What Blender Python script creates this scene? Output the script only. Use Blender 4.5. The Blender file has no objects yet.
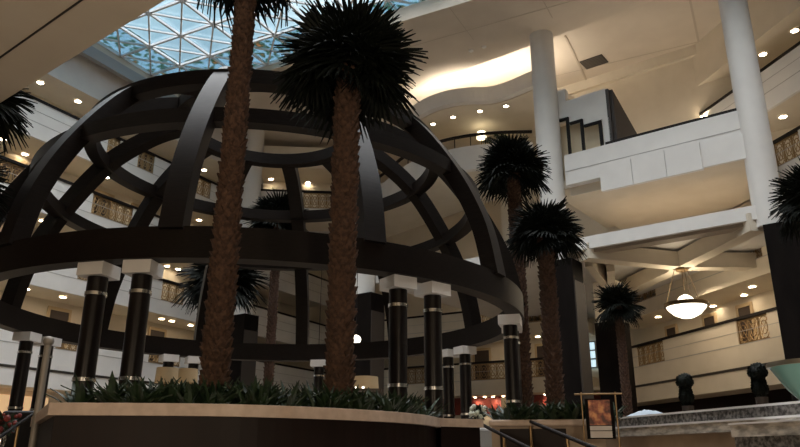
import bpy, bmesh, math, random
from mathutils import Vector, Matrix
random.seed(7)
S = bpy.context.scene
COL = S.collection
PI = math.pi
# ------------------------------------------------------------------ camera
EYE = 1.6
F, PT, RO = 706.7, 0.3201, -0.0023
def ray(px, py):
    x, y = (px-400)/F, (py-223.5)/F
    c, s = math.cos(RO), math.sin(RO)
    x, y = c*x-s*y, s*x+c*y
    return Vector((x, math.cos(PT)+y*math.sin(PT), math.sin(PT)-y*math.cos(PT)))
def at(px, py, D):                      # point at ground distance D from the viewer
    d = ray(px, py); k = D/math.hypot(d.x, d.y)
    return Vector((d.x*k, d.y*k, d.z*k+EYE))
def hitz(px, py, z):                    # where the ray meets a height
    d = ray(px, py); k = (z-EYE)/d.z
    return Vector((d.x*k, d.y*k, z))
def hitline(px, py, A, dr):             # where the ray meets a vertical plane
    d = ray(px, py); n = Vector((-dr[1], dr[0]))
    k = (A[0]*n.x+A[1]*n.y)/(d.x*n.x+d.y*n.y)
    return Vector((d.x*k, d.y*k, d.z*k+EYE))
cam = bpy.data.cameras.new('camera'); cam.sensor_width = 36; cam.lens = F*36/800
cam.clip_end = 300
co = bpy.data.objects.new('camera', cam); COL.objects.link(co)
co.location = (0, 0, EYE)
fw = Vector((0, math.cos(PT), math.sin(PT))); up = Vector((0, -math.sin(PT), math.cos(PT))); rt = Vector((1, 0, 0))
cr, sr = math.cos(RO), math.sin(RO)
# image x axis / y axis after roll
X = (rt*cr + (-up)*sr); Yd = (rt*(-sr) + (-up)*cr)
M = Matrix((X, -Yd, -fw)).transposed()
co.rotation_euler = M.to_euler()
S.camera = co

# ------------------------------------------------------------------ materials
MATS = {}
def mat(name, col, rough=.6, metal=0, emit=None, es=0, noise=None, bump=0, spec=.5, alpha=None, col2=None, nscale=6, stretch=(1,1,1)):
    if name in MATS: return MATS[name]
    m = bpy.data.materials.new(name); m.use_nodes = True
    nt = m.node_tree; b = nt.nodes['Principled BSDF']
    b.inputs['Base Color'].default_value = (*col, 1)
    b.inputs['Roughness'].default_value = rough; b.inputs['Metallic'].default_value = metal
    b.inputs['Specular IOR Level'].default_value = spec
    if emit:
        b.inputs['Emission Color'].default_value = (*emit, 1); b.inputs['Emission Strength'].default_value = es
    if col2 or bump:
        tc = nt.nodes.new('ShaderNodeTexCoord'); mp = nt.nodes.new('ShaderNodeMapping'); mp.inputs['Scale'].default_value = stretch
        nz = nt.nodes.new('ShaderNodeTexNoise'); nz.inputs['Scale'].default_value = nscale; nz.inputs['Detail'].default_value = 5
        nt.links.new(tc.outputs['Object'], mp.inputs[0]); nt.links.new(mp.outputs[0], nz.inputs['Vector'])
        if col2:
            r = nt.nodes.new('ShaderNodeValToRGB')
            r.color_ramp.elements[0].position = .38; r.color_ramp.elements[1].position = .64
            r.color_ramp.elements[0].color = (*col, 1); r.color_ramp.elements[1].color = (*col2, 1)
            nt.links.new(nz.outputs['Fac'], r.inputs[0]); nt.links.new(r.outputs[0], b.inputs['Base Color'])
        if bump:
            bp = nt.nodes.new('ShaderNodeBump'); bp.inputs['Strength'].default_value = bump; bp.inputs['Distance'].default_value = .02
            nt.links.new(nz.outputs['Fac'], bp.inputs['Height']); nt.links.new(bp.outputs[0], b.inputs['Normal'])
    MATS[name] = m; return m
white = mat('white plaster', (.70, .68, .655), .75, col2=(.74, .72, .69), nscale=1.3)
cream = mat('cream plaster', (.66, .59, .48), .8, col2=(.70, .63, .52), nscale=1.1)
beige = mat('beige ceiling', (.60, .53, .445), .85, col2=(.64, .57, .48), nscale=.8)
trimd = mat('groove', (.03, .024, .02), .6)
wood = mat('dark stained timber', (.0065, .0046, .0038), .42, col2=(.012, .0086, .007), nscale=5, stretch=(1, 1, 14), spec=.13)
woodv = mat('dark timber band', (.0075, .0052, .0042), .45, col2=(.013, .0092, .0074), nscale=7, stretch=(2, 2, 18), spec=.12)
black = mat('black lacquer column', (.008, .006, .006), .3, col2=(.012, .009, .008), nscale=4, stretch=(2, 2, .4), spec=.3)
clad = mat('dark column cladding', (.006, .0045, .004), .6, col2=(.010, .0075, .0065), nscale=3, stretch=(1, 1, .3), spec=.05)
chrome = mat('polished steel', (.75, .75, .74), .18, 1)
cap = mat('white stone', (.72, .71, .70), .5, col2=(.76, .75, .74), nscale=3)
stone = mat('rose beige limestone', (.46, .36, .29), .45, col2=(.56, .45, .37), nscale=9, bump=.1)
panel = mat('mahogany panel', (.009, .005, .0045), .5, col2=(.013, .007, .006), nscale=2, stretch=(3, 3, .5), spec=.2)
bark = mat('palm bark', (.042, .022, .014), .9, col2=(.10, .054, .034), nscale=22, bump=.8)
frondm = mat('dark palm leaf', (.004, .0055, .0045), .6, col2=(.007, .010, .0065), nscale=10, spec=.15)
leafm = mat('planter leaf', (.010, .024, .009), .5, col2=(.022, .046, .017), nscale=12)
railm = mat('dark handrail', (.010, .007, .006), .6, spec=.2)
gold = mat('bronze scrollwork', (.30, .20, .10), .4, .7)
warm = mat('warm lamp', (1, .9, .75), .5, emit=(1, .80, .55), es=42)
glow = mat('alabaster glow', (1, .93, .8), .5, emit=(1, .90, .70), es=3.2)
sky_frame = mat('white skylight bar', (.72, .74, .76), .5)
redw = mat('red wall', (.16, .022, .015), .6, col2=(.22, .032, .02), nscale=3)
brass = mat('brass', (.34, .23, .12), .42, 1)
shade = mat('cream lampshade', (.62, .47, .28), .8)
marble = mat('grey marble', (.30, .28, .25), .12, col2=(.68, .63, .56), nscale=7, stretch=(1, 1, 3), bump=.25)
marbled = mat('dark marble', (.07, .067, .065), .15, col2=(.26, .25, .24), nscale=26, bump=.3)
floorm = mat('polished stone floor', (.20, .15, .11), .15, col2=(.27, .21, .15), nscale=.8)
doorm = mat('dark door', (.05, .03, .02), .45)
soil = mat('soil', (.02, .014, .01), .9)

# ------------------------------------------------------------------ mesh builder
class MB:
    def __init__(s): s.v = []; s.f = []
    def add(s, vs, fs):
        n = len(s.v); s.v += [Vector(p) for p in vs]; s.f += [tuple(i+n for i in q) for q in fs]; return s
    def box(s, c, ax, ay, az):           # centre and three half-axes
        c = Vector(c); ax, ay, az = Vector(ax), Vector(ay), Vector(az)
        vs = [c+i*ax+j*ay+k*az for k in (-1, 1) for j in (-1, 1) for i in (-1, 1)]
        return s.add(vs, [(0, 2, 3, 1), (4, 5, 7, 6), (0, 1, 5, 4), (2, 6, 7, 3), (0, 4, 6, 2), (1, 3, 7, 5)])
    def abox(s, x0, x1, y0, y1, z0, z1):
        return s.box(((x0+x1)/2, (y0+y1)/2, (z0+z1)/2), ((x1-x0)/2, 0, 0), (0, (y1-y0)/2, 0), (0, 0, (z1-z0)/2))
    def slab(s, A, B, n, d0, d1, z0, z1):  # box along A->B, from offset d0 to d1 along n
        A = Vector((A[0], A[1], 0)); B = Vector((B[0], B[1], 0)); n = Vector((n[0], n[1], 0))
        q = [A+n*d0, B+n*d0, B+n*d1, A+n*d1]
        return s.prism([(p.x, p.y) for p in q], z0, z1)
    def prism(s, poly, z0, z1):
        n = len(poly)
        a = sum(poly[i][0]*poly[(i+1) % n][1]-poly[(i+1) % n][0]*poly[i][1] for i in range(n))
        if a < 0: poly = poly[::-1]
        vs = [(p[0], p[1], z0) for p in poly]+[(p[0], p[1], z1) for p in poly]
        fs = [tuple(range(n-1, -1, -1)), tuple(range(n, 2*n))]+[(i, (i+1) % n, n+(i+1) % n, n+i) for i in range(n)]
        return s.add(vs, fs)
    def strip(s, outer, inner, z0, z1):   # wall between two polylines
        n = len(outer); vs = []
        for o, i in zip(outer, inner): vs += [(o[0], o[1], z0), (o[0], o[1], z1), (i[0], i[1], z1), (i[0], i[1], z0)]
        fs = []
        for k in range(n-1):
            a, b = 4*k, 4*k+4
            fs += [(a, b, b+1, a+1), (a+1, b+1, b+2, a+2), (a+2, b+2, b+3, a+3), (a+3, b+3, b, a)]
        fs += [(0, 1, 2, 3), (4*n-1, 4*n-2, 4*n-3, 4*n-4)]
        return s.add(vs, fs)
    def lathe(s, prof, c=(0, 0, 0), seg=24, a0=0, closed=False):
        c = Vector(c); n = len(prof); vs = []
        for k in range(seg):
            a = a0+2*PI*k/seg
            for r, z in prof: vs.append(c+Vector((r*math.cos(a), r*math.sin(a), z)))
        fs = []
        m = n if closed else n-1
        for k in range(seg):
            for j in range(m):
                a = k*n+j; b = k*n+(j+1) % n; d = ((k+1) % seg)*n
                fs.append((a, d+j, d+(j+1) % n, b))
        if not closed:
            if prof[0][0] > 1e-5: fs.append(tuple(k*n for k in range(seg))[::-1])
            if prof[-1][0] > 1e-5: fs.append(tuple(k*n+n-1 for k in range(seg)))
        return s.add(vs, fs)
    def tube(s, pts, r, seg=8, r1=None):
        pts = [Vector(p) for p in pts]; n = len(pts); vs = []
        for i, p in enumerate(pts):
            t = (pts[min(i+1, n-1)]-pts[max(i-1, 0)]).normalized()
            u = t.cross(Vector((0, 0, 1))) if abs(t.z) < .95 else t.cross(Vector((1, 0, 0)))
            u.normalize(); w = t.cross(u)
            rr = r if r1 is None else r+(r1-r)*i/(n-1)
            for k in range(seg):
                a = 2*PI*k/seg; vs.append(p+u*rr*math.cos(a)+w*rr*math.sin(a))
        fs = [(i*seg+k, i*seg+(k+1) % seg, (i+1)*seg+(k+1) % seg, (i+1)*seg+k) for i in range(n-1) for k in range(seg)]
        fs += [tuple(range(seg))[::-1], tuple(range((n-1)*seg, n*seg))]
        return s.add(vs, fs)
    def beam(s, pts, side, w, h):        # rectangular section swept, side = horizontal width direction
        pts = [Vector(p) for p in pts]; n = len(pts); vs = []; side = Vector(side).normalized()
        for i, p in enumerate(pts):
            t = (pts[min(i+1, n-1)]-pts[max(i-1, 0)]).normalized(); nn = side.cross(t).normalized()
            vs += [p+side*w/2+nn*h/2, p-side*w/2+nn*h/2, p-side*w/2-nn*h/2, p+side*w/2-nn*h/2]
        fs = [(4*i+k, 4*i+(k+1) % 4, 4*i+4+(k+1) % 4, 4*i+4+k) for i in range(n-1) for k in range(4)]
        fs += [(3, 2, 1, 0), (4*n-4, 4*n-3, 4*n-2, 4*n-1)]
        return s.add(vs, fs)
    def ball(s, c, r, seg=14, sq=1, z0=-1, z1=1):
        prof = []
        a0, a1 = math.asin(z0), math.asin(z1)
        for i in range(9):
            a = a0+(a1-a0)*i/8; prof.append((max(r*math.cos(a), 0), r*math.sin(a)*sq))
        return s.lathe(prof, c, seg)
def wloc(o):
    p = Vector((0, 0, 0))
    while o: p += o.location; o = o.parent
    return p
def tag(o, label=None, cat=None, group=None, kind=None):
    if label: o['label'] = label
    if cat: o['category'] = cat
    if group: o['group'] = group
    if kind: o['kind'] = kind
    return o
def obj(name, mb, m, parent=None, smooth=False, origin=None):
    me = bpy.data.meshes.new(name)
    if parent: off = wloc(parent)
    elif origin is not None: off = Vector(origin)
    else:
        lo = [min(v[i] for v in mb.v) for i in range(3)]; hi = [max(v[i] for v in mb.v) for i in range(3)]
        off = Vector(((lo[0]+hi[0])/2, (lo[1]+hi[1])/2, lo[2]))
    me.from_pydata([v-off for v in mb.v], [], mb.f)
    bm = bmesh.new(); bm.from_mesh(me); bmesh.ops.recalc_face_normals(bm, faces=bm.faces); bm.to_mesh(me); bm.free()
    me.materials.append(m)
    if smooth:
        for p in me.polygons: p.use_smooth = True
        me.set_sharp_from_angle(angle=math.radians(38))
    o = bpy.data.objects.new(name, me); COL.objects.link(o)
    if parent: o.parent = parent
    else: o.location = off
    return o
def empty(name, loc, label, cat, group=None):
    o = bpy.data.objects.new(name, None); COL.objects.link(o); o.location = loc; o.empty_display_size = .2
    return tag(o, label, cat, group)
def struct(name, mb, m, parent=None):
    o = obj(name, mb, m, parent)
    if not parent: o['kind'] = 'structure'
    return o
def copy_tree(o, parent=None):
    c = o.copy(); COL.objects.link(c)
    if parent: c.parent = parent
    for ch in list(o.children): copy_tree(ch, c)
    return c
def az(deg): a = math.radians(deg); return Vector((math.sin(a), math.cos(a)))
ORD = ['first', 'second', 'third', 'fourth', 'fifth', 'sixth', 'seventh', 'eighth', 'ninth', 'tenth', 'eleventh', 'twelfth', 'thirteenth', 'fourteenth']

# ------------------------------------------------------------------ layout
RAILS = [6.9, 10.0, 13.1, 16.2]          # handrail heights of the four balcony storeys
ROOF = 19.6; PLAT = 1.3
u = Vector((.4695, .883))                # run of the left wall
LN, LF = Vector((-9, 39.7))-u*54, Vector((-4.85, 47.5))
BF = Vector((11.1, 38.2))                # far wall runs LF -> BF
rdir = Vector((-.2316, .9728))
RN = Vector((13.9, 26.6))-rdir*36
g = Vector((.7986, -.6018)); gn = Vector((.6018, .7986))   # column row and its back side
C1 = Vector((6.42, 26.2)); C2 = C1+g*7.55; CM = C1-g*9.7; CW = C1-g*18.2

struct('floor', MB().prism([(-45, -14), (35, -14), (35, 55), (-45, 55)], -.3, 0), floorm)
# raised terrace behind the planters
struct('floor_terrace', MB().prism([(-24, 9.0), (-4.3, 8.6), (.2, 9.2), (1.0, 10.2), (1.9, 10.2), (2.6, 9.7), (4.0, 8.4), (5.0, 2.0), (24, 2.0), (24, 50), (-24, 50)], .02, PLAT), floorm)

# ---------------- roof with the skylight opening
e1 = Vector((.4617, .887)); e2 = Vector((-.887, .4617))
def E(a, b): q = e1*a+e2*b; return (q.x, q.y)
A0, A1, B0, B1 = 24.1-19.4, 24.1, 25.75-31.04, 25.75
rf = MB()
for a0, a1, b0, b1 in ((A1, 62, -40, 50), (-35, A0, -40, 50), (A0, A1, B1, 50), (A0, A1, -40, B0)):
    rf.prism([E(a0, b0), E(a1, b0), E(a1, b1), E(a0, b1)], ROOF, ROOF+.5)
ceil = struct('ceiling', rf, beige)
fas = MB()                                # grey fascia round the opening
for a0, a1, b0, b1 in ((A0, A1, B1-.02, B1+.25),):
    fas.prism([E(a0, b0), E(a1, b0), E(a1, b1), E(a0, b1)], ROOF-.55, ROOF)
struct('trim_skylight', fas, mat('grey fascia', (.34, .34, .34), .6))
jl = MB()                                 # panel joints of the ceiling
jl.prism([E(24.4, -9), E(24.43, -9), E(24.43, 14), E(24.4, 14)], 18.91, 18.921)
jl.prism([E(31, -25), E(31.05, -25), E(31.05, 8), E(31, 8)], ROOF-.012, ROOF)
for q in (-4.5, -1, 2.5, 6, 9.5, 13):
    jl.prism([E(22.6, q), E(25.2, q), E(25.2, q+.03), E(22.6, q+.03)], 18.91, 18.921)
struct('trim_ceiling_joint', jl, mat('joint', (.50, .43, .35), .8))
def _G(s_, d): q = C1+g*s_+gn*d; return (q.x, q.y)
struct('ceiling_front', MB().prism([E(22.55, 15), E(22.55, -9), _G(14, .4), _G(-10, .4)], 18.92, ROOF-.01), beige)
# skylight: space frame of bars in triangles, glass above, flower border round it
win = MB(); bord = MB()
def bar(p, q, w): 
    P_, Q_ = Vector((*p, ROOF+.35)), Vector((*q, ROOF+.35)); d = (Q_-P_).normalized(); sd = d.cross(Vector((0, 0, 1)))
    win.beam([P_, Q_], sd, w, w*1.1)
na, nb = 10, 16
da, db = (A1-A0)/na, (B1-B0)/nb
for i in range(na+1): bar(E(A0+da*i, B0), E(A0+da*i, B1), .10)
for j in range(nb+1): bar(E(A0, B0+db*j), E(A1, B0+db*j), .10)
for i in range(na):
    for j in range(nb):
        bar(E(A0+da*i, B0+db*j), E(A0+da*(i+1), B0+db*(j+1)), .075); bar(E(A0+da*(i+1), B0+db*j), E(A0+da*i, B0+db*(j+1)), .075)
for i in range(1, na):
    for j in range(1, nb): win.ball((*E(A0+da*i, B0+db*j), ROOF+.33), .13, 8)
sk = struct('window_1', win, sky_frame)
gm = bpy.data.materials.new('skylight glass'); gm.use_nodes = True
nt = gm.node_tree; nt.nodes.clear()
out = nt.nodes.new('ShaderNodeOutputMaterial'); mx = nt.nodes.new('ShaderNodeMixShader'); tr = nt.nodes.new('ShaderNodeBsdfTransparent'); gl = nt.nodes.new('ShaderNodeBsdfGlossy')
tr.inputs[0].default_value = (.93, .98, 1, 1); gl.inputs['Roughness'].default_value = .05; mx.inputs[0].default_value = .06
nt.links.new(tr.outputs[0], mx.inputs[1]); nt.links.new(gl.outputs[0], mx.inputs[2]); nt.links.new(mx.outputs[0], out.inputs[0])
obj('pane', MB().prism([E(A0, B0), E(A1, B0), E(A1, B1), E(A0, B1)], ROOF+.46, ROOF+.48), gm, sk)
# flower border painted on the outer panes
fm = bpy.data.materials.new('flowered glass'); fm.use_nodes = True
nt = fm.node_tree; nt.nodes.clear()
out = nt.nodes.new('ShaderNodeOutputMaterial'); mx = nt.nodes.new('ShaderNodeMixShader'); tr = nt.nodes.new('ShaderNodeBsdfTransparent'); tl = nt.nodes.new('ShaderNodeBsdfTranslucent')
tc = nt.nodes.new('ShaderNodeTexCoord'); nz = nt.nodes.new('ShaderNodeTexNoise'); nz.inputs['Scale'].default_value = 2.0; nz.inputs['Detail'].default_value = 4
rp = nt.nodes.new('ShaderNodeValToRGB'); cr_ = rp.color_ramp
cr_.elements[0].position = .3; cr_.elements[0].color = (.20, .27, .30, 1); cr_.elements[1].position = .75; cr_.elements[1].color = (.48, .27, .16, 1)
for pz, c_ in ((.40, (.10, .17, .12, 1)), (.46, (.32, .43, .50, 1)), (.56, (.30, .41, .48, 1)), (.63, (.09, .15, .11, 1))):
    e_ = cr_.elements.new(pz); e_.color = c_
nt.links.new(tc.outputs['Object'], nz.inputs['Vector']); nt.links.new(nz.outputs['Fac'], rp.inputs[0])
nt.links.new(rp.outputs[0], tr.inputs[0]); nt.links.new(rp.outputs[0], tl.inputs[0]); mx.inputs[0].default_value = .3
nt.links.new(tr.outputs[0], mx.inputs[1]); nt.links.new(tl.outputs[0], mx.inputs[2]); nt.links.new(mx.outputs[0], out.inputs[0])
for a0, a1, b0, b1 in ((A1-da*1.0, A1, B0, B1), (A0, A1-da, B1-db*1.0, B1)):
    bord.prism([E(a0, b0), E(a1, b0), E(a1, b1), E(a0, b1)], ROOF+.50, ROOF+.52)
obj('border_pane', bord, fm, sk)

# ---------------- the balcony walls
LIGHTS = []
def lamp(p, rad=.13, m=None, mb=None):
    LIGHTS.append((Vector(p), rad))
panel_mesh = {}
def railing_panel(A, B, z0, z1, parent):
    mb = MB(); A3, B3 = Vector((*A, 0)), Vector((*B, 0)); L = (B3-A3).length; d = (B3-A3)/L
    zc = (z0+z1)/2; hh = (z1-z0)/2; sd = Vector((-d.y, d.x, 0))
    for z in (z0+.03, z1-.03): mb.box((A3+B3)/2+Vector((0, 0, z)), d*L/2, sd*.02, Vector((0, 0, .03)))
    n = max(3, round(L/.5))
    for i in range(n+1): mb.box(A3+d*L*i/n+Vector((0, 0, zc)), d*.02, sd*.02, Vector((0, 0, hh)))
    w = L/n
    for i in range(n):
        c = A3+d*w*(i+.5)+Vector((0, 0, zc))
        for a, b in ((.46, .9), (.3, .55)):
            pts = [c+d*w*a*math.cos(t*PI/6)+Vector((0, 0, hh*b*math.sin(t*PI/6))) for t in range(13)]
            mb.tube(pts, .022, 4)
        for q in (-1, 1): mb.tube([c+d*w*.45*q-Vector((0, 0, hh*.9)), c-d*w*.45*q+Vector((0, 0, hh*.9))], .018, 4)
    return obj('railing_panel', mb, gold, parent)
def balcony(A, B, n, rail, label, orn=(), bottom=1.7, pm=None):
    """one storey of a gallery: solid parapet, openwork panels, handrail, deck"""
    A, B = Vector(A), Vector(B); L = (B-A).length; d = (B-A)/L; fl = rail-1.0
    r = empty('balcony', (*((A+B)/2), fl), label, 'balcony', None)
    pm = pm or white
    orn = sorted((max(0, a), min(L, b)) for a, b in orn)
    mb = MB(); s = 0
    for a, b in list(orn)+[(L, L)]:
        if a > s: mb.slab(A+d*s, A+d*a, n, -.14, 0, fl, rail-.05)
        s = b
    mb.slab(A, B, n, -.14, 0, rail-bottom, fl)
    obj('parapet', mb, pm, r)
    ln = MB(); ln.slab(A, B, n, 0, .012, fl-.03, fl+.0); ln.slab(A, B, n, 0, .012, fl+.48, fl+.5) 
    obj('joint_line', ln, mat('parapet joint', (.42, .40, .38), .8), r)
    obj('handrail', MB().slab(A, B, n, -.13, .05, rail-.05, rail+.06), railm, r)
    obj('deck', MB().slab(A, B, n, -2.3, -.14, fl-.65, fl), cream, r)
    for a, b in orn:
        if b-a > .3: railing_panel(A+d*a-n*.07, A+d*b-n*.07, fl, rail-.06, r)
    return r
def srange(px0, px1, py, A, B):
    d = (B-A).normalized(); out = []
    for px in (px0, px1):
        h = hitline(px, py, A, d); out.append((Vector((h.x, h.y))-A).dot(d))
    return tuple(sorted(out))
nL = Vector((u.y, -u.x)); dB = (BF-LF).normalized(); nB = Vector((dB.y, -dB.x)); nR = Vector((-rdir.y, rdir.x))
RF = BF+rdir*.0
ornL = {16.2: [srange(-40, -8, 85, LN, LF), srange(108, 121, 142, LN, LF), srange(138, 155, 160, LN, LF), srange(190, 212, 180, LN, LF)],
        13.1: [srange(-12, 26, 165, LN, LF), srange(92, 134, 205, LN, LF), srange(170, 200, 225, LN, LF)],
        10.0: [srange(2, 20, 240, LN, LF), srange(80, 110, 260, LN, LF), srange(163, 186, 280, LN, LF)],
        6.9: [srange(60, 82, 318, LN, LF), srange(150, 182, 345, LN, LF)]}
names = ['lowest', 'second lowest', 'second highest', 'topmost']
for rl, nm in zip(RAILS, names):
    balcony(LN, LF, nL, rl, f'{nm} long white corridor balcony with dark handrail on the left wall', ornL[rl])
ornB = {6.9: [srange(462, 505, 365, LF, BF), srange(528, 552, 362, LF, BF), srange(400, 430, 365, LF, BF)], 10.0: [srange(467, 498, 315, LF, BF), srange(528, 545, 312, LF, BF), srange(560, 580, 310, LF, BF)], 13.1: [], 16.2: []}
for rl, nm in zip(RAILS[:2], ['lower', 'upper']):
    balcony(LF+dB*1.0, BF-dB*1.2, nB, rl, f'{nm} cream balcony with bronze railing panels on the far wall behind the right palms', [(a-1, b-1) for a, b in ornB[rl]], pm=cream)
ornR = {6.9: [srange(735, 767, 318, RN, BF), srange(636, 663, 345, RN, BF)], 10.0: [srange(632, 656, 295, RN, BF), srange(738, 760, 240, RN, BF)],
        13.1: [srange(775, 803, 158, RN, BF)], 16.2: []}
names = ['lowest cream', 'second cream', 'third cream', 'highest']
for rl, nm in zip(RAILS, names):
    balcony(RN, BF, nR, rl, f'{nm} balcony of the right wall behind the white column', ornR[rl], pm=cream if rl < 12 else white)

def wallset(nm, A, B, n, m, lowm, lowz=4.2, extra=None):
    d = (B-A).normalized()
    w = MB().slab(A-d*3, B+d*3.5, n, -2.6, -2.3, 0, ROOF)             # corridor back wall
    o = struct(nm, w, cream)
    f = MB().slab(A, B, n, -.14, 0, ROOF-2.0, ROOF)                # solid band under the roof
    f.slab(A, B, n, -2.3, -.14, RAILS[3]+1.45, RAILS[3]+1.7)
    f.slab(A, B, n, -.14, 0, lowz, RAILS[0]-1.7)
    obj('wall_band', f, m, o)
    if lowz < 4.9: obj('dark_line', MB().slab(A, B, n, 0, .03, 4.92, 5.02), trimd, o)
    obj('wainscot', MB().slab(A, B, n, -1.6, -1.5, PLAT, lowz), lowm, o)
    obj('soffit', MB().slab(A, B, n, -2.3, -.14, lowz, lowz+.2), cream, o)
    return o
wallset('wall_left', LN, LF, nL, white, cream, 4.25)
wallset('wall_back', LF, BF, nB, cream, cream, 5.06)
obj('red_band', MB().slab(LF, BF, nB, -1.5, -1.45, 4.05, 5.06), redw, bpy.data.objects['wall_back'])
wallset('wall_right', RN, BF, nR, cream, panel, 4.2)
struct('wall_front', MB().abox(-45, 35, -10.4, -10, 0, ROOF), cream)
struct('wall_left_end', MB().slab(LN, (LN.x, -10.2), Vector((-1, 0)), 0, .3, 0, ROOF), cream)
# corridor doors on the left wall
di = 1
def cdoor(px, py, rl, A, B, n, w=1.0):
    global di
    d = (B-A).normalized(); h = hitline(px, py, A-n*2.3, d); p = Vector((h.x, h.y)); fl = rl-1.0
    q = MB().slab(p-d*w/2, p+d*w/2, n, 0, .05, fl, fl+2.05)
    o = struct(f'door_{di}', q, doorm); di += 1
    fr = MB()
    for sgn in (-1, 1): fr.slab(p+d*sgn*(w/2+.05)-d*.06, p+d*sgn*(w/2+.05)+d*.06, n, 0, .09, fl, fl+2.15)
    fr.slab(p-d*(w/2+.1), p+d*(w/2+.1), n, 0, .09, fl+2.05, fl+2.2)
    obj('door_frame', fr, mat('door frame', (.55, .42, .26), .6), o)
for px, py, rl in ((13, 165, 13.1), (103, 198, 13.1), (140, 208, 13.1), (146, 155, 16.2), (100, 132, 16.2), (182, 168, 16.2), (157, 330, 6.9), (60, 305, 6.9)):
    cdoor(px, py, rl, LN, LF, nL)
for px, py, rl in ((710, 318, 6.9), (672, 330, 6.9), (745, 308, 6.9)):
    cdoor(px, py, rl, RN, BF, nR, .8)
for px, py, rl in ((482, 350, 6.9), (545, 350, 6.9)):
    cdoor(px, py, rl, LF, BF, nB)
# bright window in the far wall between the dark columns
h0 = hitline(583, 372, LF-nB*2.2, dB); h1 = hitline(603, 341, LF-nB*2.2, dB)
wp0, wp1 = Vector((h0.x, h0.y)), Vector((h1.x, h1.y))
wmat = mat('daylit window', (.5, .7, .8), .3, emit=(.62, .84, .95), es=1.0)
o = struct('window_2', MB().slab(wp0, wp1, nB, 0, .04, h0.z+.2, h1.z), wmat)
fr = MB()
for k in range(4): q = wp0.lerp(wp1, k/3); fr.slab(q-dB*.05, q+dB*.05, nB, .04, .1, h0.z+.2, h1.z)
for k in range(4): z = h0.z+.2+(h1.z-h0.z-.2)*k/3; fr.slab(wp0, wp1, nB, .04, .1, z-.04, z+.04)
obj('glazing_bar', fr, mat('window bar', (.3, .3, .28), .5), o)

# ---------------- column row
def rot2(w, h): return [C for C in ()]
def round_col(c, r, z0, z1, nm): return struct(nm, MB().lathe([(r, z0), (r, z1)], (c.x, c.y, 0), 32), white)
def clad_col(c, w, z0, z1):
    return MB().box((c.x, c.y, (z0+z1)/2), Vector((*g, 0))*w/2, Vector((*gn, 0))*w/2, (0, 0, (z1-z0)/2))
PLACE = {'w': CW, 'm': CM, 'a': C1, 'b': C2}
colinfo = [(CW, .55, 'behind the dome, seen between its far ribs'), (CM, .5, 'behind the right near rib of the dome'),
           (C1, .5, 'behind the two right palms'), (C2, .47, 'at the right edge of the photo')]
for c, r, lb in colinfo:
    e = empty('column', (c.x, c.y, PLAT), f'tall round white column with dark clad foot {lb}', 'column', 'columns of the upper gallery')
    s = obj('shaft', MB().lathe([(r, 8.75), (r, ROOF)], (c.x-g.x*.42, c.y-g.y*.42, 0), 40), white, e, smooth=True)
    obj('cladding', clad_col(c-g*.1, .98, PLAT, 8.75), clad, e)
    side = MB().box((c.x+g.x*.41, c.y+g.y*.41, (PLAT+7.9)/2), Vector((*g, 0))*.03, Vector((*gn, 0))*.46, (0, 0, (7.9-PLAT)/2))
    obj('lit_side', side, mat('lit taupe side', (.055, .045, .038), .6, spec=.2), e)  # lit right face of the cladding, light put into a paler colour
p = at(619, 400, 31); 
e = empty('column', (p.x, p.y, PLAT), 'dark square column beside the small palm under the crossed ceiling beams', 'column')
obj('cladding', clad_col(Vector((p.x, p.y)), 1.1, PLAT, 7.0), clad, e)
obj('capital', clad_col(Vector((p.x, p.y)), 1.0, 7.0, 8.75), cream, e)

# ---------------- gallery above the hall
def G(s, d): q = C1+g*s+gn*d; return Vector((q.x, q.y))
ga = struct('trim_gallery_beam', MB().slab(G(0, 0), G(7.55, 0), gn, -.35, .35, 9.02, 9.50), white)
obj('beam_shadow_gap', MB().slab(G(0, 0), G(7.55, 0), gn, -.2, .3, 8.90, 9.02), mat('taupe gap', (.30, .25, .20), .7), ga)
struct('ceiling_hall', MB().prism([G(-9.7, .3), G(16, .3), G(16, 16), G(-9.7, 16)], 9.35, 9.7), white)
# crossed beams under the hall ceiling
ct = hitz(681, 264, 8.85)
xb = MB()
def xarm(px, py):
    e_ = hitz(px, py, 8.95); a = Vector((ct.x, ct.y, 8.95)); d = (e_-a); sd = Vector((-d.y, d.x, 0))
    xb.beam([a, e_], sd, .55, .6)
for px, py in ((584, 252), (757, 222), (618, 292), (790, 262)): xarm(px, py)
xb.box((ct.x, ct.y, 8.85), (.4, 0, 0), (0, .4, 0), (0, 0, .2))
for a_, b_ in (((588, 257), (612, 288)), ((610, 262), (611, 288))):
    a = hitz(*a_, 8.95); b = hitz(*b_, 8.95); d = b-a; xb.beam([a, b], (-d.y, d.x, 0), .3, .75)
struct('trim_ceiling_beam', xb, cream)
# lounge deck between the two white columns
e = empty('balcony', (*G(3.5, 0), 12.1), 'white lounge balcony with dark rail between the two white columns', 'balcony')
obj('parapet', MB().slab(G(.3, 0), G(6.8, 0), gn, -.25, .1, 11.75, 13.02), white, e)
obj('deck', MB().slab(G(-.5, 0), G(7.2, 0), gn, .1, 5.9, 11.75, 12.1), cream, e)
obj('handrail', MB().slab(G(2.0, 0), G(6.8, 0), gn, -.22, .04, 13.02, 13.14), railm, e)
bx = MB()
for k in range(3): bx.slab(G(1.75+k*1.22, 0), G(2.95+k*1.22, 0), gn, -.42, -.25, 11.12, 12.15)
bx.slab(G(1.75, 0), G(6.9, 0), gn, -.32, -.2, 11.2, 12.1)
obj('soffit_panel', bx, white, e)
obj('joint_line', MB().slab(G(.3, 0), G(6.8, 0), gn, -.262, -.25, 12.30, 12.33), MATS['parapet joint'], e)
obj('soffit', MB().slab(G(.3, 0), G(7.2, 0), gn, .1, 5.5, 11.4, 11.75), cream, e)
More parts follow.
